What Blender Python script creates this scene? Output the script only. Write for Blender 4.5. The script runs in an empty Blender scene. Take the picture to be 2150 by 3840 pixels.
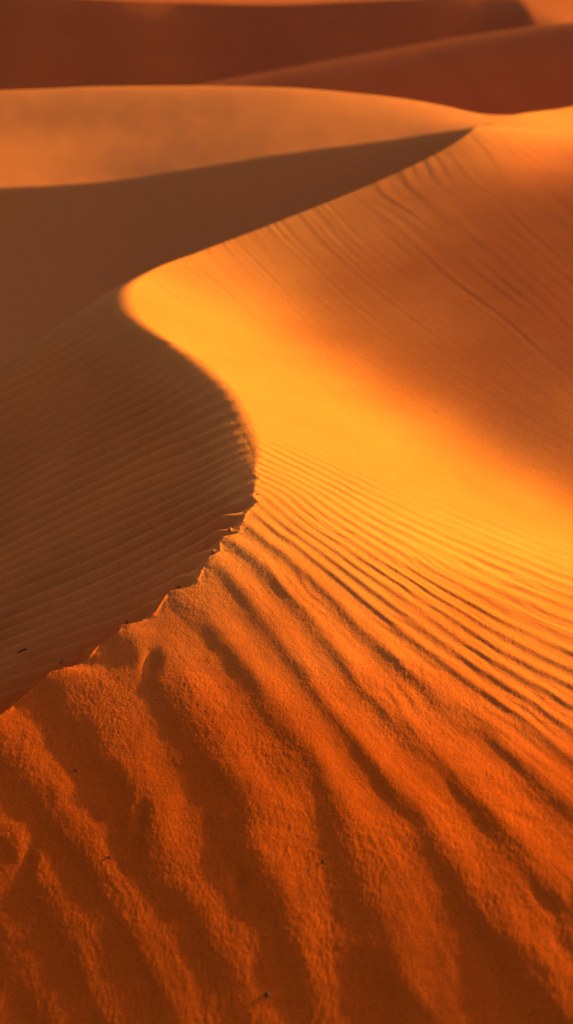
# Sand dunes at golden hour: one continuous ridge, a middle dune and far dunes,
# all real height-field terrain under one low sun.
import bpy, bmesh, math, random
import numpy as np

# ------------------------------------------------------------------ constants
GZ = 26.0                                   # metres from the desert floor to the camera
SAZ, SEL = math.radians(30), math.radians(12)
FPX = 512/math.tan(math.radians(20)); PITCH = math.radians(32)
X0, Y0, HS, NX, NY = -3.5, 0.5, 0.5, 20, 31
CREST = [[-1.1195, 3.3997], [-0.9395, 3.5589], [-0.8545, 3.6531], [-0.7861, 3.7418], [-0.7732, 3.7573], [-0.7127, 3.7613], [-0.6912, 3.7653], [-0.684, 3.7846], [-0.668, 3.8121], [-0.6302, 3.8675], [-0.5795, 3.9122], [-0.5744, 3.9456], [-0.5209, 3.9553], [-0.4772, 3.9844], [-0.4261, 4.0911], [-0.4089, 4.1313], [-0.3464, 4.1378], [-0.3284, 4.1745], [-0.2934, 4.2846], [-0.287, 4.3349], [-0.2461, 4.3442], [-0.2466, 4.4279], [-0.2335, 4.4761], [-0.1779, 4.4816], [-0.1737, 4.5971], [-0.1131, 4.8054], [-0.1334, 4.8582], [-0.1241, 5.0314], [-0.097, 5.0937], [-0.1363, 5.1361], [-0.1228, 5.3128], [-0.1029, 5.3625], [-0.1183, 5.5503], [-0.15, 5.7842], [-0.1911, 5.9437], [-0.2242, 6.1025], [-0.32, 6.3236], [-0.4112, 6.5526], [-0.5324, 6.6998], [-0.6278, 6.7413], [-0.7971, 7.0061], [-0.8728, 7.3326], [-0.9032, 7.58], [-0.9062, 7.9876], [-0.7949, 8.5383], [-0.5076, 8.9333], [-0.0028, 9.3726], [0.6255, 9.8211], [1.1185, 10.2572], [1.4325, 10.697], [1.8105, 12.5269], [1.895, 12.7571], [2.14, 13.0554], [2.8754, 14.138], [3.713, 15.0328]]
PR = [[-0.858, 3.066, -1], [-0.732, 2.895, -1], [-0.628, 2.718, -1], [-0.534, 2.552, -1], [-0.455, 2.393, -1], [-0.91, 3.378, 0], [-0.763, 3.2, 0], [-0.644, 3.014, 0], [-0.521, 2.855, 0], [-0.428, 2.69, 0], [-0.354, 2.53, 0], [-0.298, 2.376, 0], [-0.763, 3.719, 1], [-0.62, 3.525, 1], [-0.511, 3.324, 1], [-0.441, 3.125, 1], [-0.385, 2.941, 1], [-0.294, 2.787, 1], [-0.212, 2.64, 1], [-0.149, 2.495, 1], [-0.102, 2.353, 1], [-0.569, 3.943, 2], [-0.443, 3.721, 2], [-0.324, 3.519, 2], [-0.216, 3.334, 2], [-0.138, 3.148, 2], [-0.089, 2.967, 2], [-0.064, 2.794, 2], [-0.016, 2.637, 2], [0.028, 2.489, 2], [0.07, 2.35, 2], [-0.407, 4.124, 3], [-0.263, 3.929, 3], [-0.148, 3.719, 3], [-0.048, 3.52, 3], [0.042, 3.334, 3], [0.12, 3.158, 3], [0.191, 2.992, 3], [0.233, 2.822, 3], [0.272, 2.664, 3], [0.314, 2.518, 3], [0.353, 2.383, 3], [-0.295, 4.325, 4], [-0.157, 4.083, 4], [-0.043, 3.847, 4], [0.061, 3.631, 4], [0.157, 3.434, 4], [0.247, 3.252, 4], [0.34, 3.091, 4], [0.432, 2.942, 4], [0.491, 2.777, 4], [0.549, 2.625, 4], [0.605, 2.485, 4], [0.658, 2.356, 4], [-0.242, 4.464, 5], [-0.087, 4.236, 5], [0.034, 4.004, 5], [0.144, 3.787, 5], [0.25, 3.592, 5], [0.352, 3.416, 5], [0.444, 3.245, 5], [0.528, 3.079, 5], [0.609, 2.925, 5], [0.69, 2.785, 5], [0.766, 2.653, 5], [-0.171, 4.597, 6], [-0.007, 4.313, 6], [0.143, 4.088, 6], [0.279, 3.876, 6], [0.404, 3.677, 6], [0.523, 3.495, 6], [0.638, 3.327, 6], [0.738, 3.156, 6], [0.822, 2.982, 6], [-0.127, 4.721, 7], [0.027, 4.428, 7], [0.171, 4.21, 7], [0.305, 4.018, 7], [0.432, 3.839, 7], [0.552, 3.671, 7], [0.663, 3.508, 7], [0.765, 3.347, 7], [0.859, 3.19, 7], [-0.111, 4.888, 8], [0.054, 4.516, 8], [0.219, 4.285, 8], [0.373, 4.088, 8], [0.512, 3.89, 8], [0.641, 3.703, 8], [0.772, 3.543, 8], [0.894, 3.386, 8], [-0.102, 5.116, 10], [0.076, 4.814, 10], [0.238, 4.529, 10], [0.389, 4.317, 10], [0.537, 4.143, 10], [0.677, 3.976, 10], [0.818, 3.835, 10], [0.95, 3.693, 10], [-0.114, 5.305, 12], [0.082, 5.169, 12], [0.257, 4.908, 12], [0.417, 4.658, 12], [0.575, 4.483, 12], [0.727, 4.326, 12], [0.878, 4.189, 12], [1.015, 4.028, 12], [-0.118, 5.55, 14], [0.114, 5.43, 14], [0.332, 5.222, 14], [0.536, 4.981, 14], [0.737, 4.807, 14], [0.934, 4.662, 14], [1.105, 4.45, 14], [-0.151, 5.84, 17], [0.097, 5.782, 17], [0.343, 5.699, 17], [0.585, 5.589, 17], [0.822, 5.465, 17], [1.049, 5.327, 17], [1.263, 5.166, 17]]
PU = [[1.613, 10.911, 0], [1.735, 9.715, 0], [1.887, 8.924, 0], [1.082, 10.174, 2], [1.299, 9.181, 2], [1.512, 8.472, 2], [1.732, 7.935, 2], [0.505, 9.661, 4], [0.745, 8.901, 4], [0.979, 8.329, 4], [1.198, 7.852, 4], [1.402, 7.434, 4], [1.593, 7.043, 4], [0.162, 9.309, 6], [0.397, 8.577, 6], [0.639, 8.041, 6], [0.873, 7.6, 6], [1.097, 7.217, 6], [1.307, 6.852, 6], [1.517, 6.547, 6], [-0.218, 9.087, 8], [0.009, 8.482, 8], [0.225, 7.995, 8], [0.432, 7.576, 8], [0.657, 7.269, 8], [0.87, 6.98, 8], [1.081, 6.72, 8], [1.28, 6.475, 8], [1.479, 6.287, 8], [-0.506, 8.901, 10], [-0.274, 8.317, 10], [-0.048, 7.848, 10], [0.17, 7.449, 10], [0.402, 7.164, 10], [0.625, 6.902, 10], [0.842, 6.663, 10], [1.048, 6.436, 10], [1.249, 6.243, 10], [1.447, 6.078, 10], [-0.755, 8.338, 12], [-0.478, 7.731, 12], [-0.222, 7.329, 12], [0.026, 6.979, 12], [0.273, 6.733, 12], [0.514, 6.528, 12], [0.747, 6.334, 12], [0.972, 6.149, 12], [1.19, 5.978, 12], [1.393, 5.779, 12]]
PL = [[-1.63, 7.184, 27], [-1.237, 7.057, 27], [-0.879, 7.047, 27], [-1.573, 6.808, 23], [-1.123, 6.757, 23], [-0.703, 6.769, 23], [-1.544, 6.538, 18], [-1.226, 6.488, 18], [-0.92, 6.44, 18], [-0.625, 6.401, 18], [-0.336, 6.554, 18], [-1.491, 6.183, 13], [-1.209, 6.109, 13], [-0.939, 6.032, 13], [-0.679, 5.952, 13], [-0.429, 5.867, 13], [-0.186, 5.897, 13], [-1.434, 5.852, 9.5], [-1.139, 5.727, 9.5], [-0.86, 5.602, 9.5], [-0.6, 5.502, 9.5], [-0.356, 5.447, 9.5], [-0.121, 5.523, 9.5], [-1.35, 5.423, 6], [-1.064, 5.29, 6], [-0.8, 5.19, 6], [-0.56, 5.14, 6], [-0.334, 5.126, 6], [-0.116, 5.201, 6], [-1.283, 5.071, 3], [-1.029, 4.955, 3], [-0.79, 4.837, 3], [-0.579, 4.78, 3], [-0.377, 4.727, 3], [-0.185, 4.669, 3], [-1.229, 4.796, 0], [-0.918, 4.598, 0], [-0.637, 4.409, 0], [-0.388, 4.246, 0], [-1.137, 4.364, -3], [-0.884, 4.146, -3], [-0.632, 3.796, -3]]
CTRL = [-3.6608, -3.5765, -3.4884, -3.3939, -3.2909, -3.1771, -3.0512, -2.9144, -2.7727, -2.6358, -2.5137, -2.4129, -2.3352, -2.2779, -2.2361, -2.2062, -2.1884, -2.1872, -2.2061, -2.2441, -2.2958, -2.3551, -2.4171, -2.4784, -2.5369, -2.5918, -2.6426, -2.6895, -2.7329, -2.7733, -2.812, -3.6417, -3.5616, -3.4792, -3.3921, -3.2983, -3.1949, -3.0786, -2.948, -2.81, -2.6774, -2.5637, -2.4766, -2.4172, -2.38, -2.356, -2.338, -2.3254, -2.3267, -2.3496, -2.3922, -2.4468, -2.5063, -2.5657, -2.6228, -2.6766, -2.7266, -2.773, -2.8159, -2.8559, -2.8937, -2.9303, -3.6181, -3.5428, -3.4661, -3.3867, -3.3028, -3.2117, -3.1076, -2.9829, -2.8456, -2.7145, -2.6081, -2.536, -2.498, -2.4854, -2.4835, -2.4787, -2.4683, -2.4685, -2.4956, -2.5445, -2.6024, -2.6608, -2.7161, -2.7676, -2.8156, -2.8603, -2.9019, -2.9407, -2.9773, -3.0123, -3.0464, -3.5868, -3.5166, -3.4456, -3.3732, -3.2995, -3.2235, -3.1379, -3.0187, -2.878, -2.7439, -2.6442, -2.5887, -2.5769, -2.5964, -2.6248, -2.6375, -2.6244, -2.6168, -2.65, -2.7078, -2.7673, -2.8207, -2.8681, -2.9115, -2.9524, -2.9911, -3.0277, -3.0622, -3.0952, -3.1271, -3.1585, -3.5454, -3.4803, -3.4145, -3.3476, -3.2814, -3.221, -3.1655, -3.0529, -2.9064, -2.7645, -2.6731, -2.6361, -2.6539, -2.713, -2.7822, -2.8232, -2.8048, -2.78, -2.8251, -2.8923, -2.9455, -2.9851, -3.0186, -3.0509, -3.0836, -3.1162, -3.148, -3.1785, -3.2078, -3.2366, -3.2651, -3.4923, -3.4325, -3.3715, -3.3077, -3.2428, -3.1894, -3.1723, -3.0728, -2.9342, -2.7809, -2.7067, -2.6871, -2.7321, -2.8307, -2.9434, -3.0296, -3.0291, -2.9882, -3.05, -3.1104, -3.1346, -3.146, -3.1592, -3.179, -3.2044, -3.2325, -3.2605, -3.2875, -3.3135, -3.3392, -3.3649, -3.4262, -3.3722, -3.317, -3.2567, -3.1877, -3.1418, -3.0573, -3.0376, -2.9915, -2.8149, -2.7803, -2.7667, -2.8274, -2.9473, -3.0607, -3.1534, -3.3381, -3.3885, -3.3835, -3.3511, -3.3085, -3.2815, -3.2751, -3.2866, -3.3096, -3.3369, -3.3634, -3.3878, -3.4109, -3.4338, -3.457, -3.3461, -3.2975, -3.2493, -3.1976, -3.1268, -3.049, -2.9911, -2.9318, -2.9185, -2.9262, -2.9608, -2.9212, -2.9984, -3.1422, -3.2589, -3.3373, -3.4375, -3.4907, -3.4725, -3.4486, -3.396, -3.3592, -3.3501, -3.3655, -3.3956, -3.4282, -3.4558, -3.4784, -3.499, -3.5197, -3.541, -3.2528, -3.2066, -3.1599, -3.1073, -3.0225, -2.9814, -2.9161, -2.8761, -2.8688, -2.8398, -3.0097, -3.137, -3.2106, -3.3107, -3.4446, -3.5563, -3.5252, -3.4749, -3.4611, -3.4394, -3.4019, -3.3765, -3.3812, -3.414, -3.4627, -3.5077, -3.5382, -3.5592, -3.5776, -3.5968, -3.6171, -3.1525, -3.1069, -3.0583, -3.006, -2.9652, -2.8866, -2.8732, -2.8724, -2.8712, -2.9507, -3.1303, -3.321, -3.423, -3.5352, -3.6164, -3.5449, -3.4829, -3.4377, -3.3996, -3.3927, -3.3788, -3.3565, -3.3775, -3.4361, -3.5156, -3.5802, -3.612, -3.6299, -3.6469, -3.666, -3.6868, -3.0557, -3.0136, -2.9669, -2.9138, -2.8585, -2.8036, -2.8309, -2.8683, -2.9442, -3.1436, -3.3043, -3.466, -3.6206, -3.6539, -3.5803, -3.503, -3.4323, -3.3744, -3.3315, -3.3104, -3.3162, -3.3225, -3.3469, -3.4361, -3.5603, -3.6509, -3.6761, -3.6899, -3.7085, -3.7303, -3.7533, -2.9702, -2.9369, -2.9025, -2.8697, -2.8466, -2.8373, -2.7538, -2.8624, -2.9302, -3.1826, -3.4652, -3.6394, -3.7925, -3.5254, -3.5242, -3.4463, -3.3607, -3.3002, -3.2537, -3.2344, -3.2282, -3.2588, -3.2687, -3.4194, -3.6, -3.7161, -3.7227, -3.7402, -3.7679, -3.7952, -3.8214, -2.8978, -2.8754, -2.8541, -2.8368, -2.827, -2.8209, -2.7998, -2.8841, -3.0019, -3.2241, -3.458, -3.6248, -3.7009, -3.6185, -3.4085, -3.3945, -3.3039, -3.2287, -3.1742, -3.1661, -3.245, -3.295, -3.3469, -3.4659, -3.6282, -3.7303, -3.7613, -3.802, -3.8405, -3.8697, -3.8968, -2.8375, -2.8258, -2.8162, -2.8111, -2.8128, -2.822, -2.844, -2.9252, -3.0518, -3.2322, -3.4151, -3.5472, -3.5957, -3.5383, -3.3923, -3.322, -3.2364, -3.1544, -3.0927, -3.0884, -3.183, -3.2971, -3.3851, -3.4901, -3.6511, -3.7839, -3.8635, -3.9068, -3.9417, -3.958, -3.9817, -2.7877, -2.7858, -2.7863, -2.792, -2.8055, -2.8304, -2.8749, -2.9569, -3.0739, -3.218, -3.3574, -3.4563, -3.4897, -3.4485, -3.3527, -3.2711, -3.1905, -3.1199, -3.077, -3.089, -3.1724, -3.2866, -3.3987, -3.5264, -3.6826, -3.8283, -3.9439, -4.0307, -4.0406, -4.0489, -4.0719, -2.7467, -2.7531, -2.7624, -2.7773, -2.801, -2.8373, -2.8922, -2.9722, -3.0751, -3.1905, -3.297, -3.3709, -3.3957, -3.3679, -3.3025, -3.2316, -3.1639, -3.1108, -3.0877, -3.1114, -3.1878, -3.2975, -3.4213, -3.5602, -3.7131, -3.8597, -3.983, -4.0716, -4.1074, -4.132, -4.161, -2.7125, -2.7259, -2.7423, -2.7645, -2.7957, -2.8389, -2.8974, -2.9732, -3.0627, -3.1566, -3.2398, -3.2968, -3.317, -3.2994, -3.2542, -3.1997, -3.1487, -3.1135, -3.1069, -3.1397, -3.2144, -3.3211, -3.4483, -3.5901, -3.7397, -3.8832, -4.0068, -4.1002, -4.1585, -4.2012, -4.2412, -2.6838, -2.7026, -2.7243, -2.7518, -2.7878, -2.8345, -2.8933, -2.964, -3.0423, -3.1206, -3.1881, -3.2341, -3.2522, -3.2424, -3.212, -3.1734, -3.1387, -3.1197, -3.1268, -3.1675, -3.2435, -3.3492, -3.4764, -3.6175, -3.7639, -3.9043, -4.0278, -4.1269, -4.2004, -4.2581, -4.3098, -2.6589, -2.6815, -2.7072, -2.7383, -2.7772, -2.8252, -2.8826, -2.9481, -3.0177, -3.0848, -3.1417, -3.1809, -3.1983, -3.1947, -3.1757, -3.1509, -3.1307, -3.1256, -3.1442, -3.1923, -3.2712, -3.3773, -3.504, -3.6437, -3.7877, -3.9262, -4.0504, -4.1547, -4.2383, -4.307, -4.3684, -2.6363, -2.6617, -2.6902, -2.724, -2.7646, -2.8128, -2.8683, -2.9289, -2.9912, -3.0498, -3.0988, -3.1334, -3.1509, -3.1525, -3.143, -3.1302, -3.123, -3.1301, -3.159, -3.2142, -3.2969, -3.4042, -3.5308, -3.6694, -3.8118, -3.9496, -4.0752, -4.184, -4.2751, -4.352, -4.4208]
HOLLOWS = [(-0.454, 3.73, 0.028, 0.055, 0.012), (-0.694, 3.762, 0.05, 0.03, 0.006), (-0.436, 3.051, 0.02, 0.06, 0.006), (-0.757, 2.943, 0.025, 0.07, 0.004), (-0.135, 2.796, 0.025, 0.04, 0.006)]
CLODS = [(-0.833, 4.076, 0.011, 'largest and lowest clod of crumbled sand, on the crest notch nearest the left edge'), (-0.596, 4.158, 0.008, 'second clod up the crest, a small crumb on a pointed tooth'), (-0.408, 4.209, 0.009, 'third clod up the crest, sitting left of a broad dip in the edge'), (-0.283, 4.366, 0.008, 'fourth clod up the crest, just below the knobbly double step'), (-0.227, 4.516, 0.009, 'fifth clod up the crest, a rounded crumb just under the topmost one'), (-0.131, 4.892, 0.005, 'topmost clod, a tiny crumb beside the fine ripples at the bend')]
PEBBLES = [(-1.105, 4.672, 0.012, 2.0, 0.6, 'flat oval brown pebble on the shaded slope near the left edge'), (-1.02, 4.445, 0.004, 1.2, 0, 'tiniest dark pebble, just below the flat oval one in the shade'), (-0.654, 3.274, 0.0045, 1.3, 0.4, 'small dark pebble on the lit foot, straight below the crest notch'), (-0.513, 2.922, 0.005, 1.2, 1.2, 'dark pebble in red sand between two broad ripples at lower left'), (0.102, 2.835, 0.0045, 1.3, 0.2, 'small dark pebble on the smooth red ripple back right of centre'), (-0.05, 2.43, 0.007, 1.2, 2, 'round dark pebble near the bottom edge, largest on the red sand')]
SKY, SUN, EXPO = .072, 2.85, 2.17


# ------------------------------------------------------------------ maths helpers
def bs(t): return np.stack([(1-t)**3/6, (3*t**3-6*t**2+4)/6, (-3*t**3+3*t**2+3*t+1)/6, t**3/6])
def evalR(C, x, y):
    sh = x.shape; x = x.ravel(); y = y.ravel()
    x = np.clip(x, X0, X0+(NX-3)*HS-1e-6); y = np.clip(y, Y0, Y0+(NY-3)*HS-1e-6)
    gx = (x-X0)/HS; gy = (y-Y0)/HS
    ix = np.clip(np.floor(gx).astype(int), 0, NX-4); iy = np.clip(np.floor(gy).astype(int), 0, NY-4)
    bx, by = bs(gx-ix), bs(gy-iy); z = np.zeros(len(x)); Cf = C.reshape(NX, NY)
    for i in range(4):
        for j in range(4): z += bx[i]*by[j]*Cf[ix+i, iy+j]
    return z.reshape(sh)
class Surf:
    def __init__(s,crest,C):
        s.cy=crest[:,1];s.cx=crest[:,0];s.C=C
        yy=np.linspace(0,26,1301)
        xx=np.interp(yy,s.cy,s.cx)
        lo=yy<s.cy[0];xx[lo]=s.cx[0]+(yy[lo]-s.cy[0])*.5
        hi=yy>s.cy[-1];xx[hi]=s.cx[-1]+(yy[hi]-s.cy[-1])*.7
        s.yy=yy;s.xj=xx
        k=np.exp(-.5*(np.arange(-30,31)*.02/.13)**2);k/=k.sum()
        s.xs=np.convolve(np.pad(xx,30,mode='edge'),k,'valid')
        # the crest is ragged close by and runs smooth farther off
        b=np.clip((yy-7.2)/1.5,0,1)
        k2=np.exp(-.5*(np.arange(-60,61)*.02/.35)**2);k2/=k2.sum()
        wide=np.convolve(np.pad(xx,60,mode='edge'),k2,'valid')
        s.xs=s.xs*(1-b)+wide*b;s.xj=xx*(1-b)+s.xs*b
        s.xj=s.xs+(s.xj-s.xs)*(1+.35*np.clip((4.75-yy)/.3,0,1)-.35*np.clip((yy-4.75)/.3,0,1))
    def xc(s,y): return np.interp(y,s.yy,s.xj)
    def xcs(s,y): return np.interp(y,s.yy,s.xs)
    def R(s,x,y):
        k=np.clip((6.1-y)/.9,0,1);k=k*k*(3-2*k)
        a=s.xcs(y)-.01-.11*k;L=.10+.2*k
        xe=np.where(x<a,a-L*(1-np.exp(-np.maximum(a-x,0)/L)),x)
        return evalR(s.C,xe,y)
    def D(s,d,y):
        # fall of the lee side; a rounded shoulder around the nose of the crest
        w=.22*np.exp(-.5*((y-6.8)/.75)**2)+.004
        sl=.74
        fall=sl*(np.sqrt(np.maximum(d,0)**2+w*w)-w)+.12*np.minimum(d,w)
        m=2.4
        return np.where(fall<m*.5,fall,m*.5+m*.5*np.tanh((fall-m*.5)/(m*.5)))
    def base(s,x,y):
        xj=s.xc(y);xs=s.xcs(y);d=np.maximum(xj-x,0)
        d=np.maximum(d-(xj-xs)*(1-np.exp(-d/.07)),0)
        return s.R(x,y)-np.where(d>0,s.D(d,y),0)

def sstep(a, b, x):
    t = np.clip((x-a)/(b-a), 0, 1); return t*t*(3-2*t)
def hash2(i, j, s):
    n = (i.astype(np.int64)*374761393+j.astype(np.int64)*668265263+s*1274126177) & 0xffffffff
    n = ((n ^ (n >> 13))*1274126177) & 0xffffffff
    n = (n ^ (n >> 16)) & 0xffffffff
    return n/4294967295.0*2-1
def noise(x, y, s=0):
    i = np.floor(x); j = np.floor(y); fx = x-i; fy = y-j
    ux = fx*fx*fx*(fx*(fx*6-15)+10); uy = fy*fy*fy*(fy*(fy*6-15)+10)
    i = i.astype(np.int64); j = j.astype(np.int64)
    def g(di, dj):
        a = hash2(i+di, j+dj, s)*math.pi
        return np.cos(a)*(fx-di)+np.sin(a)*(fy-dj)
    return 1.5*((g(0,0)*(1-ux)+g(1,0)*ux)*(1-uy)+(g(0,1)*(1-ux)+g(1,1)*ux)*uy)
def fbm(x, y, o=3, s=0, gain=.5):
    r = 0; a = 1
    for k in range(o): r = r+a*noise(x*2**k+k*17.3, y*2**k-k*9.1, s+k); a *= gain
    return r
def tps_fit(P, V, lam=1e-3):
    r = np.linalg.norm(P[:, None]-P[None], axis=2); n = len(P)
    ph = np.where(r > 0, r*r*np.log(r+1e-12), 0)
    A = np.block([[ph+lam*np.eye(n), np.ones((n, 1)), P], [np.ones((1, n)), np.zeros((1, 3))], [P.T, np.zeros((2, 3))]])
    return np.linalg.solve(A, np.concatenate([V, np.zeros(3)]))
def tps_eval(P, w, X, Y):
    sh = X.shape; X = X.ravel(); Y = Y.ravel(); r = w[-3]+w[-2]*X+w[-1]*Y
    for (px, py), a in zip(P, w):
        d2 = (X-px)**2+(Y-py)**2+1e-12
        r = r+a*.5*d2*np.log(d2)
    return r.reshape(sh)
def upsample(c, f, shape):
    # bilinear blow-up of a coarse grid sampled every f cells
    n, m = shape; gi = np.arange(n)/f; gj = np.arange(m)/f
    i = np.minimum(gi.astype(int), c.shape[0]-2); j = np.minimum(gj.astype(int), c.shape[1]-2)
    a = (gi-i)[:, None]; b = (gj-j)[None]
    return (c[i][:, j]*(1-a)+c[i+1][:, j]*a)*(1-b)+(c[i][:, j+1]*(1-a)+c[i+1][:, j+1]*a)*b
def spaced(knots):
    # list of (value, step) -> coordinates whose spacing follows the steps
    out = []
    for (a, s), (b, s2) in zip(knots[:-1], knots[1:]):
        v = a
        while v < b:
            out.append(v); v += s+(s2-s)*(v-a)/(b-a)
    out.append(knots[-1][0]); v = np.array(out)
    k = np.hanning(27)[1:-1]; k /= k.sum()
    return v+np.convolve(np.pad(v-np.linspace(v[0], v[-1], len(v)), 12, mode='edge'), k, 'valid')-(v-np.linspace(v[0], v[-1], len(v))) if len(v) > 200 else v

# ------------------------------------------------------------------ scene helpers
scene = bpy.context.scene
def structure(o, label):
    o['kind'] = 'structure'; o['label'] = label; return o
def sheet(name, X, Y, Z, mat, label):
    n, m = X.shape
    me = bpy.data.meshes.new(name)
    co = np.stack([X, Y, Z+GZ], -1).reshape(-1, 3).astype(np.float32)
    k = np.arange(n*m).reshape(n, m)
    q = np.stack([k[:-1, :-1], k[:-1, 1:], k[1:, 1:], k[1:, :-1]], -1).reshape(-1, 4).astype(np.int32)
    me.vertices.add(len(co)); me.vertices.foreach_set('co', co.ravel())
    me.loops.add(q.size); me.loops.foreach_set('vertex_index', q.ravel())
    me.polygons.add(len(q)); me.polygons.foreach_set('loop_start', np.arange(0, q.size, 4, dtype=np.int32))
    me.polygons.foreach_set('use_smooth', np.ones(len(q), dtype=bool))
    me.update(calc_edges=True); me.validate()
    me.materials.append(mat)
    o = bpy.data.objects.new(name, me); scene.collection.objects.link(o)
    return structure(o, label)

def sand_material(name, col, grain, bump=.5, var=.12, speck=.0, red=None):
    m = bpy.data.materials.new(name); m.use_nodes = True
    nt = m.node_tree; N = nt.nodes; L = nt.links; b = N['Principled BSDF']
    b.inputs['Roughness'].default_value = .92
    b.inputs['Specular IOR Level'].default_value = .03
    tc = N.new('ShaderNodeTexCoord')
    n1 = N.new('ShaderNodeTexNoise'); n1.inputs['Scale'].default_value = 1.3; n1.inputs['Detail'].default_value = 6
    n2 = N.new('ShaderNodeTexNoise'); n2.inputs['Scale'].default_value = grain; n2.inputs['Detail'].default_value = 3
    for n in (n1, n2): L.new(tc.outputs['Object'], n.inputs['Vector'])
    r = N.new('ShaderNodeValToRGB')
    e = r.color_ramp.elements
    e[0].position = .3; e[1].position = .7
    e[0].color = (*[c*(1-var) for c in col], 1); e[1].color = (*[c*(1+var) for c in col], 1)
    L.new(n1.outputs['Fac'], r.inputs['Fac'])
    # single grains: a few darker, a few paler
    r2 = N.new('ShaderNodeValToRGB'); e = r2.color_ramp.elements
    e[0].position = .36; e[0].color = (.62, .58, .55, 1); e[1].position = .5; e[1].color = (1, 1, 1, 1)
    x = e.new(.66); x.color = (1, 1, 1, 1); x = e.new(.74); x.color = (1.35, 1.4, 1.5, 1)
    L.new(n2.outputs['Fac'], r2.inputs['Fac'])
    mx = N.new('ShaderNodeMix'); mx.data_type = 'RGBA'; mx.blend_type = 'MULTIPLY'; mx.inputs['Factor'].default_value = speck
    L.new(r.outputs['Color'], mx.inputs['A']); L.new(r2.outputs['Color'], mx.inputs['B'])
    if red:
        # dim red of grazing light painted into the near foot's colour, ragged border
        sp = N.new('ShaderNodeSeparateXYZ'); L.new(tc.outputs['Object'], sp.inputs[0])
        a = N.new('ShaderNodeMath'); a.operation = 'MULTIPLY_ADD'; a.inputs[1].default_value = .30
        L.new(sp.outputs['X'], a.inputs[0]); L.new(sp.outputs['Y'], a.inputs[2])
        c_ = N.new('ShaderNodeMath'); c_.operation = 'MULTIPLY_ADD'; c_.inputs[1].default_value = 1.1
        L.new(n1.outputs['Fac'], c_.inputs[0]); L.new(a.outputs[0], c_.inputs[2])
        mr = N.new('ShaderNodeMapRange'); mr.inputs['From Min'].default_value = 3.6; mr.inputs['From Max'].default_value = 5.4
        mr.inputs['To Min'].default_value = 1; mr.inputs['To Max'].default_value = 0; mr.interpolation_type = 'SMOOTHSTEP'
        L.new(c_.outputs[0], mr.inputs['Value'])
        m2 = N.new('ShaderNodeMix'); m2.data_type = 'RGBA'; m2.blend_type = 'MULTIPLY'
        L.new(mr.outputs['Result'], m2.inputs['Factor']); L.new(mx.outputs['Result'], m2.inputs['A'])
        m2.inputs['B'].default_value = (*red, 1); mx = m2
        # second, fainter reddening painted in for the weaker light in the bowl beyond
        vd = N.new('ShaderNodeVectorMath'); vd.operation = 'SUBTRACT'; vd.inputs[1].default_value = (2.6, 8.4, GZ-3.5)
        L.new(tc.outputs['Object'], vd.inputs[0])
        vl = N.new('ShaderNodeVectorMath'); vl.operation = 'LENGTH'; L.new(vd.outputs[0], vl.inputs[0])
        c3 = N.new('ShaderNodeMath'); c3.operation = 'MULTIPLY_ADD'; c3.inputs[1].default_value = 1.2
        L.new(n1.outputs['Fac'], c3.inputs[0]); L.new(vl.outputs['Value'], c3.inputs[2])
        m3 = N.new('ShaderNodeMapRange'); m3.inputs['From Min'].default_value = 1.6; m3.inputs['From Max'].default_value = 3.9
        m3.inputs['To Min'].default_value = 1; m3.inputs['To Max'].default_value = 0; m3.interpolation_type = 'SMOOTHSTEP'
        L.new(c3.outputs[0], m3.inputs['Value'])
        m4 = N.new('ShaderNodeMix'); m4.data_type = 'RGBA'; m4.blend_type = 'MULTIPLY'
        L.new(m3.outputs['Result'], m4.inputs['Factor']); L.new(m2.outputs['Result'], m4.inputs['A'])
        m4.inputs['B'].default_value = (1, .68, .6, 1); mx = m4
    L.new(mx.outputs['Result'], b.inputs['Base Color'])
    if bump:
        bp = N.new('ShaderNodeBump'); bp.inputs['Strength'].default_value = bump; bp.inputs['Distance'].default_value = .25/grain
        L.new(n2.outputs['Fac'], bp.inputs['Height']); L.new(bp.outputs['Normal'], b.inputs['Normal'])
    return m

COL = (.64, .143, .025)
M_NEAR = sand_material('sand', COL, 190, .9, .10, .7, (.86, .42, .10))
M_MID = sand_material('sand_middle', (COL[0], COL[1]*.94, COL[2]*1.1), 60, .25, .015, .2)
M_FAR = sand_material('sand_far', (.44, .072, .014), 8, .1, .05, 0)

# ------------------------------------------------------------------ the near ridge
S_ = Surf(np.array(CREST), np.array(CTRL))
def warp(x, y): return np.stack([x/y*3, np.log(y)*3], -1)
def fam(P):
    P = np.array(P); Q = warp(P[:, 0], P[:, 1]); return Q, tps_fit(Q, P[:, 2], .004)

yr = np.exp(spaced([(math.log(.7), .02), (math.log(2.6), .0022), (math.log(3.0), .00105), (math.log(8), .0011), (math.log(12), .0015), (math.log(15.5), .004), (math.log(22), .02)]))
tc = spaced([(-1.4, .03), (-.5, .012), (-.27, .0011), (-.2, .00085), (.2, .00085), (.27, .0011), (.5, .0035), (.9, .012), (1.5, .03)])
T, Y = np.meshgrid(tc, yr); X = T*Y
print('ridge grid', X.shape)
CF = 6
Xc, Yc = X[::CF, ::CF], Y[::CF, ::CF]
Wc = warp(Xc, Yc)
def phase(P):
    Q, w = fam(P); c = tps_eval(Q, w, Wc[..., 0], Wc[..., 1])
    # metres per ripple, from the gradient on the coarse grid
    dti, dtj = np.gradient(c); xi, xj = np.gradient(Xc); yi, yj = np.gradient(Yc)
    det = xi*yj-xj*yi+1e-12
    gx = (dti*yj-dtj*yi)/det; gy = (dtj*xi-dti*xj)/det
    lam = 1/np.maximum(np.hypot(gx, gy), 1e-3)
    return upsample(c, CF, X.shape), np.clip(upsample(lam, CF, X.shape), .01, .5)
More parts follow.
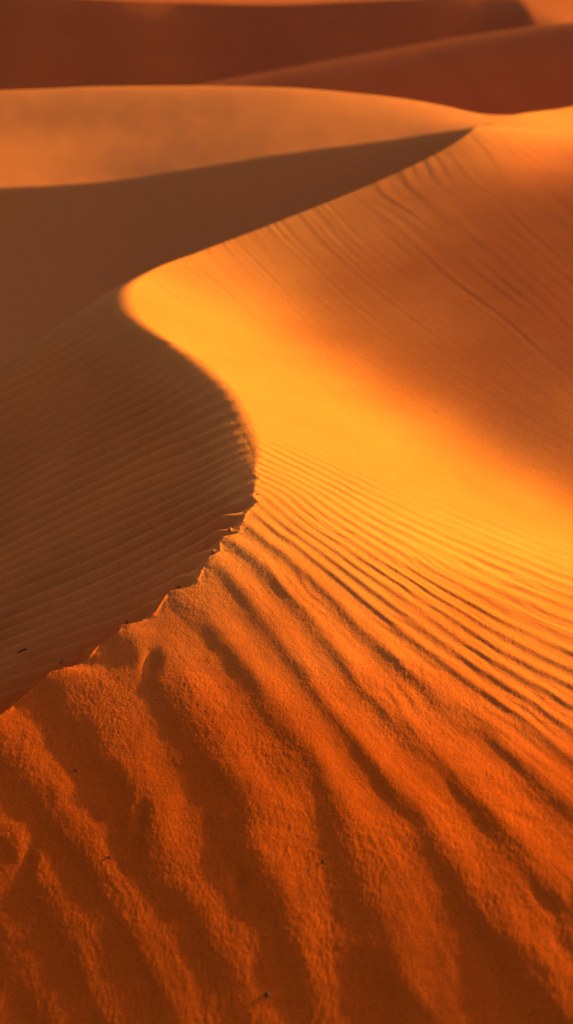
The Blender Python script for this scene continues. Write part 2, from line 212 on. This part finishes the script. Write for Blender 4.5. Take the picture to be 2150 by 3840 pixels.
def prof(p, k=.66):
    f = p-np.floor(p)
    g = np.where(f < k, f/(2*k), .5+(f-k)/(2*(1-k)))
    return .5*np.cos(2*math.pi*g)

xc = S_.xc(Y); side = X-xc                     # >0 on the sunlit side
BASE = S_.base(X, Y)
pR, lR = phase(PR); pU, lU = phase(PU); pL, lL = phase(PL)
big = fbm(X*1.1, Y*1.1, 3, 5)
med = fbm(X*5, Y*5, 3, 9)
# sunlit ripples
wob = .15*fbm(X*1.5, Y*1.0, 2, 21)+.05*fbm(X*7, Y*5, 2, 22)
q = pR+wob*np.clip(1.2-.03*pR, .5, 1.2)
ex = sstep(5, 9, pR)
hR = (prof(q+.42*np.maximum(pR-6.5, 0)*1.0, .60)+.5)**1.2-.5
amp = lR*(.029+.022*sstep(2,9,pR))*(1-.25*ex)*(.55+.45*sstep(2.3, 3.8, Y))*np.clip(1+.6*fbm(X*2.5, Y*2.5, 2, 31), .3, 1.4)
fade = 1-sstep(13, 19, pR+1.2*big)
nearfade = .55+.45*sstep(-2.5, 2.0, pR)
Z1 = hR*amp*fade*nearfade
# finer companion ripples between the big ones
q2 = pR*2.6+.9*fbm(X*3, Y*2.4, 2, 41)
Z1 += prof(q2)*lR*.018*(.10+.90*sstep(3, 9, pR))*fade*np.clip(.4+fbm(X*3.3, Y*3.3, 2, 44), 0, 1.2)
# wind streaks on the far slope
al = X*.5-Y*.86
crest_m = np.exp(-np.maximum(side-.05, 0)/.8)
far_m = sstep(15, 24, pR)*(.22+.78*crest_m)
q3 = pU*1.5+.3*fbm(X*.8, Y*.6, 2, 51)
Z1 += prof(-q3, .74)*lU*.0055*far_m*np.clip(.35+1.5*fbm(pU*.9, al*.7, 2, 55), 0, 1.3)
q4 = pU*3.3+.6*fbm(X*1.0, Y*.7, 2, 61)
Z1 += prof(-q4, .7)*lU*.0055*far_m*np.clip(.45+1.5*fbm(pU*1.6, al*.9, 2, 65), 0, 1.4)
q6 = pU*8+.9*fbm(X*1.6, Y*1.2, 2, 67)
Z1 += prof(-q6, .6)*lU*.0010*far_m*np.clip(.5+1.0*fbm(pU*2, al*.9, 2, 68), 0, 1.4)
# shaded-side ripples
q5 = pL+.14*fbm(X*1.6, Y*1.3, 2, 71)+.025*fbm(X*14, Y*11, 2, 72)
mL = sstep(32, 24, pL)*np.clip(1+.25*fbm(X*1.5, Y*1.5, 2, 75), .5, 1.5)
Z2 = prof(q5, .68)*lL*.58*mL*(1-.92*np.exp(-.5*((Y-7.0)/.8)**2)*(1-sstep(.05, .5, -side)))*(.04+.96*sstep(0, .12+.38*sstep(4.6, 5.4, Y), -side))*(.6+.4*sstep(-1, 3, pL))
side_w = sstep(-.004, .004, side)
# crumbling grain, strongest close by and along the ridge line
g1 = fbm(X*52, Y*40, 3, 81); g2 = fbm(X*120, Y*95, 2, 91)
# thin streaks along the ripples
st = fbm(pR*9, X*6+Y*3, 2, 95)
near = sstep(7.5, 4.0, Y)
G1 = (.00032*g1+.00036*g2)*(.4+.6*near)*np.clip(1+.8*fbm(X*4, Y*3, 2, 97), .3, 2)+.0022*st*lR*fade*(.35+.65*sstep(2, 8, pR))
G2 = (.0006*g1+.0006*g2)*(1.2-.6*prof(q5+.25, .68))*(.2+.8*near)
edge = np.exp(-(side/.035)**2)*near
Z = BASE+side_w*(Z1+G1)+(1-side_w)*(Z2+G2)+.0016*med*near*side_w+edge*.0022*fbm(X*24, Y*24, 3, 99)
# the small hollows in the lit foot of the ridge
for hx, hy, rx, ry, dep in HOLLOWS:
    Z -= dep*np.exp(-((X-hx)/rx)**2-((Y-hy)/ry)**2)
# ends of the ridge sink into the desert floor
Z = Z-7*sstep(1.6, .7, Y)-9*sstep(15.5, 22, Y)-6*sstep(.95, 1.5, T)-6*sstep(-.55, -1.4, T)
RX, RY, RZ = X, Y, Z
sheet('sand_ridge', X, Y, Z, M_NEAR, 'near rippled sand ridge with a ragged winding crest, lit gold on its right side')

# ------------------------------------------------------------------ middle dune
def pix(u, v, y):
    dy = math.cos(PITCH)-(v-512)/FPX*math.sin(PITCH); dz = -math.sin(PITCH)-(v-512)/FPX*math.cos(PITCH)
    return ((u-286.5)/FPX*y/dy, y, dz*y/dy)
near_edge = [pix(-260, 196, 12.4), pix(-100, 191, 12.45), pix(0, 187, 12.5), pix(110, 181, 12.5), pix(200, 168, 12.5), pix(300, 152, 12.55), pix(400, 139, 12.6), pix(488, 127, 12.6), pix(620, 125, 13.6)]
far_edge = [pix(-260, 99, 15.4), pix(-100, 95, 15.3), pix(0, 92, 15.15), pix(100, 88, 15.0), pix(200, 86.3, 14.8), pix(300, 87.5, 14.5), pix(400, 96, 14.0), pix(450, 106, 13.6), pix(488, 118.5, 13.15), pix(620, 135, 14.6)]
NE = np.array(near_edge); FE = np.array(far_edge)
GP = np.vstack([NE, FE]); GQ = GP[:, :2]/4
gw = tps_fit(GQ, GP[:, 2], 1e-3)
ys = spaced([(3, .12), (8.5, .05), (11, .03), (18, .03), (24, .3)])
xs = spaced([(-12, .3), (-5, .04), (4.5, .04), (9, .3)])
X, Y = np.meshgrid(xs, ys)
G = tps_eval(GQ, gw, np.clip(X, -5.5, 4.5)/4, np.clip(Y, 10.5, 17)/4)
G = G-.05*np.exp(-((Y-14.0)/.75)**2-((X+2.4)/4)**2)
yn = np.interp(X, NE[:, 0], NE[:, 1]); yf = np.interp(X, FE[:, 0], FE[:, 1])
def smooth_edge(v):
    k = np.exp(-.5*(np.arange(-12, 13)/5)**2); k /= k.sum()
    r = np.convolve(np.pad(v[0], 12, mode='edge'), k, 'valid'); return np.broadcast_to(r, v.shape)
yn = smooth_edge(yn); yf = smooth_edge(yf)
def soft(d, w): return np.where(d > 0, np.sqrt(d*d+w*w)-w, 0)
slip = .75*soft(yn-Y, .03); slip = 1.55*np.tanh(slip/1.55)
back = .6*soft(Y-yf, .25)
Z = G-slip-back+.006*fbm(X*.4, Y*.45, 2, 3)+.0015*fbm(X*3, Y*2.2, 3, 4)
Z = Z-8*sstep(5.0, 3, Y)-6*sstep(-7, -12, X)-6*sstep(5.5, 9, X)
sheet('sand_dune', X, Y, Z, M_MID, 'smooth golden middle dune with a shaded slip face towards the ridge')

# ------------------------------------------------------------------ far dunes
def far_dune(crest, x0, x1, depth, dirs, mat, label, soft_w=1.0, slope=.62, seed=0, top=-.05, s0=.27):
    c = np.array([pix(*p) for p in crest])
    st = (x1-x0)/300
    e = np.concatenate([-(np.geomspace(.02, depth*3.2, 150))[::-1], [0], np.geomspace(.02, depth*2.2, 110)])
    X, Ed = np.meshgrid(np.arange(x0, x1, st), e)
    yc = np.interp(X, c[:, 0], c[:, 1]); zc = np.interp(X, c[:, 0], c[:, 2])
    n = 31; k = np.hanning(n+2)[1:-1]; k /= k.sum()
    sm = lambda v: np.broadcast_to(np.convolve(np.pad(v[0], n//2, mode='edge'), k, 'valid'), v.shape)
    yc, zc = sm(yc), sm(zc)
    yc = yc+soft_w*.5*fbm(X*.08, X*.03, 2, seed); Y = yc+Ed; d = -Ed
    s = slope if np.isscalar(slope) else np.interp(X, *slope)
    s0 = np.minimum(s0, s)
    f = s0*np.maximum(d, 0)+(s-s0)*(np.sqrt(np.maximum(d, 0)**2+soft_w**2)-soft_w)
    b = -top*np.maximum(-d, 0)
    Z = zc-depth*np.tanh(f/depth)-b+.05*depth*sstep(0, 4, d)*fbm(X*.12, Y*.12, 2, seed+3)-depth*.8*sstep(depth*1.0, depth*2.2, -d)
    return sheet('sand_dune', X, Y, Z, mat, label)
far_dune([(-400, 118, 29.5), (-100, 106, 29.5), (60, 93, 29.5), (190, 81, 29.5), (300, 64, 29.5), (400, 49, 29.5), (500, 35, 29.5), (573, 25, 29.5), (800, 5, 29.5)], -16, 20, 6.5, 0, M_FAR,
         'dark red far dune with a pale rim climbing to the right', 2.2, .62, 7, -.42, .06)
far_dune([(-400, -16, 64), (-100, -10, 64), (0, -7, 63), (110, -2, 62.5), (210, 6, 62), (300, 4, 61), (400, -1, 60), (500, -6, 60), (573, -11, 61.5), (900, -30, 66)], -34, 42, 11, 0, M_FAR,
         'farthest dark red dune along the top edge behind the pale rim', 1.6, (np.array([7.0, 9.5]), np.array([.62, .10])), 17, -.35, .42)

# ------------------------------------------------------------------ desert floor
gx = spaced([(-3000, 300), (-200, 20), (200, 20), (3000, 300)])
gy = spaced([(-1000, 200), (-50, 20), (250, 12), (4000, 400)])
X, Y = np.meshgrid(gx, gy)
Z = -GZ+1.2*fbm(X*.02, Y*.02, 2, 8)*sstep(70, 120, np.hypot(X, Y))
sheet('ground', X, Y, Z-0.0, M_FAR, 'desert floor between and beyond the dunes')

# ------------------------------------------------------------------ small loose things
def surf_at(x, y):
    k = np.argmin((RX-x)**2+(RY-y)**2); i, j = np.unravel_index(k, RX.shape)
    a = np.array([RX[i, j], RY[i, j], RZ[i, j]])
    u = np.array([RX[i, j+3], RY[i, j+3], RZ[i, j+3]])-a; v = np.array([RX[i+3, j], RY[i+3, j], RZ[i+3, j]])-a
    n = np.cross(u, v); n /= np.linalg.norm(n)
    return a, n*np.sign(n[2])
def lump(name, x, y, size, mat, seed, label, cat, group=None, sink=.3, rough=.25, heading=0.0):
    # an irregular rounded lump: subdivided sphere pushed about by layered noise
    from mathutils import Vector, noise as mn, Matrix
    bm = bmesh.new(); bmesh.ops.create_icosphere(bm, subdivisions=4, radius=1)
    off = Vector((seed*3.7, seed*1.3, seed*2.1))
    for v in bm.verts:
        d = v.co.normalized()
        r = 1+rough*mn.noise(d*1.3+off)+rough*.5*mn.noise(d*3.1+off)+rough*.3*mn.noise(d*8+off)
        v.co = Vector((d.x*size[0]*r, d.y*size[1]*r, d.z*size[2]*r))
    me = bpy.data.meshes.new(name); bm.to_mesh(me); bm.free()
    for p in me.polygons: p.use_smooth = True
    me.materials.append(mat)
    o = bpy.data.objects.new(name, me); scene.collection.objects.link(o)
    a, n = surf_at(x, y)
    q = Vector((0, 0, 1)).rotation_difference(Vector(n))
    o.rotation_mode = 'QUATERNION'
    from mathutils import Quaternion
    o.rotation_quaternion = q @ Quaternion((0, 0, 1), heading)
    o.location = (a[0]+n[0]*size[2]*(1-2*sink), a[1]+n[1]*size[2]*(1-2*sink), a[2]+n[2]*size[2]*(1-2*sink)+GZ)
    o['label'] = label; o['category'] = cat
    if group: o['group'] = group
    return o
M_CLOD = sand_material('sand_clod', (.46, .12, .022), 260, .6, .12, .5)
M_STONE = sand_material('pebble_stone', (.10, .03, .012), 180, .4, .2, .4)
for k, (x, y, s, lab) in enumerate(CLODS):
    lump('sand_clod', x+.012, y, (s*1.0, s*.8, s*.75), M_CLOD, k+1, lab, 'sand clod', 'crumbs of damp sand on the crest', .2, .55, k*1.1)
for k, (x, y, s, e, h, lab) in enumerate(PEBBLES):
    lump('pebble', x, y, (s*e, s, s*(.7 if k == 0 else .45)), M_STONE, k+40, lab, 'pebble', 'dark pebbles lying on the sand', .18 if k == 0 else .42, .22, h)

# ------------------------------------------------------------------ light
w = bpy.data.worlds.new('World'); scene.world = w; w.use_nodes = True
nt = w.node_tree; bg = nt.nodes['Background']
sky = nt.nodes.new('ShaderNodeTexSky'); sky.sky_type = 'NISHITA'; sky.sun_disc = False
sky.sun_elevation = SEL; sky.sun_rotation = math.pi/2-SAZ
sky.dust_density = 4.0; sky.air_density = 1.0; sky.ozone_density = 3.0
nt.links.new(sky.outputs[0], bg.inputs[0]); bg.inputs[1].default_value = SKY
s = bpy.data.lights.new('sun', 'SUN'); s.energy = SUN; s.angle = math.radians(.6); s.color = (1, .92, .02)
so = bpy.data.objects.new('sun', s); scene.collection.objects.link(so)
so.rotation_euler = (math.pi/2-SEL, 0, SAZ+math.pi/2); so.location = (20, 10, 30)

# ------------------------------------------------------------------ camera
cam = bpy.data.cameras.new('camera'); co = bpy.data.objects.new('camera', cam); scene.collection.objects.link(co)
cam.sensor_fit = 'VERTICAL'; cam.sensor_height = 24; cam.lens = 12/math.tan(math.radians(20))
co.location = (0, 0, GZ); co.rotation_euler = (math.pi/2-PITCH, 0, 0)
cam.clip_start = .05; cam.clip_end = 8000
cam.dof.use_dof = True; cam.dof.focus_distance = 5.2; cam.dof.aperture_fstop = cam.lens/29
scene.camera = co
scene.view_settings.view_transform = 'Standard'; scene.view_settings.look = 'None'
scene.view_settings.exposure = EXPO; scene.view_settings.gamma = 1
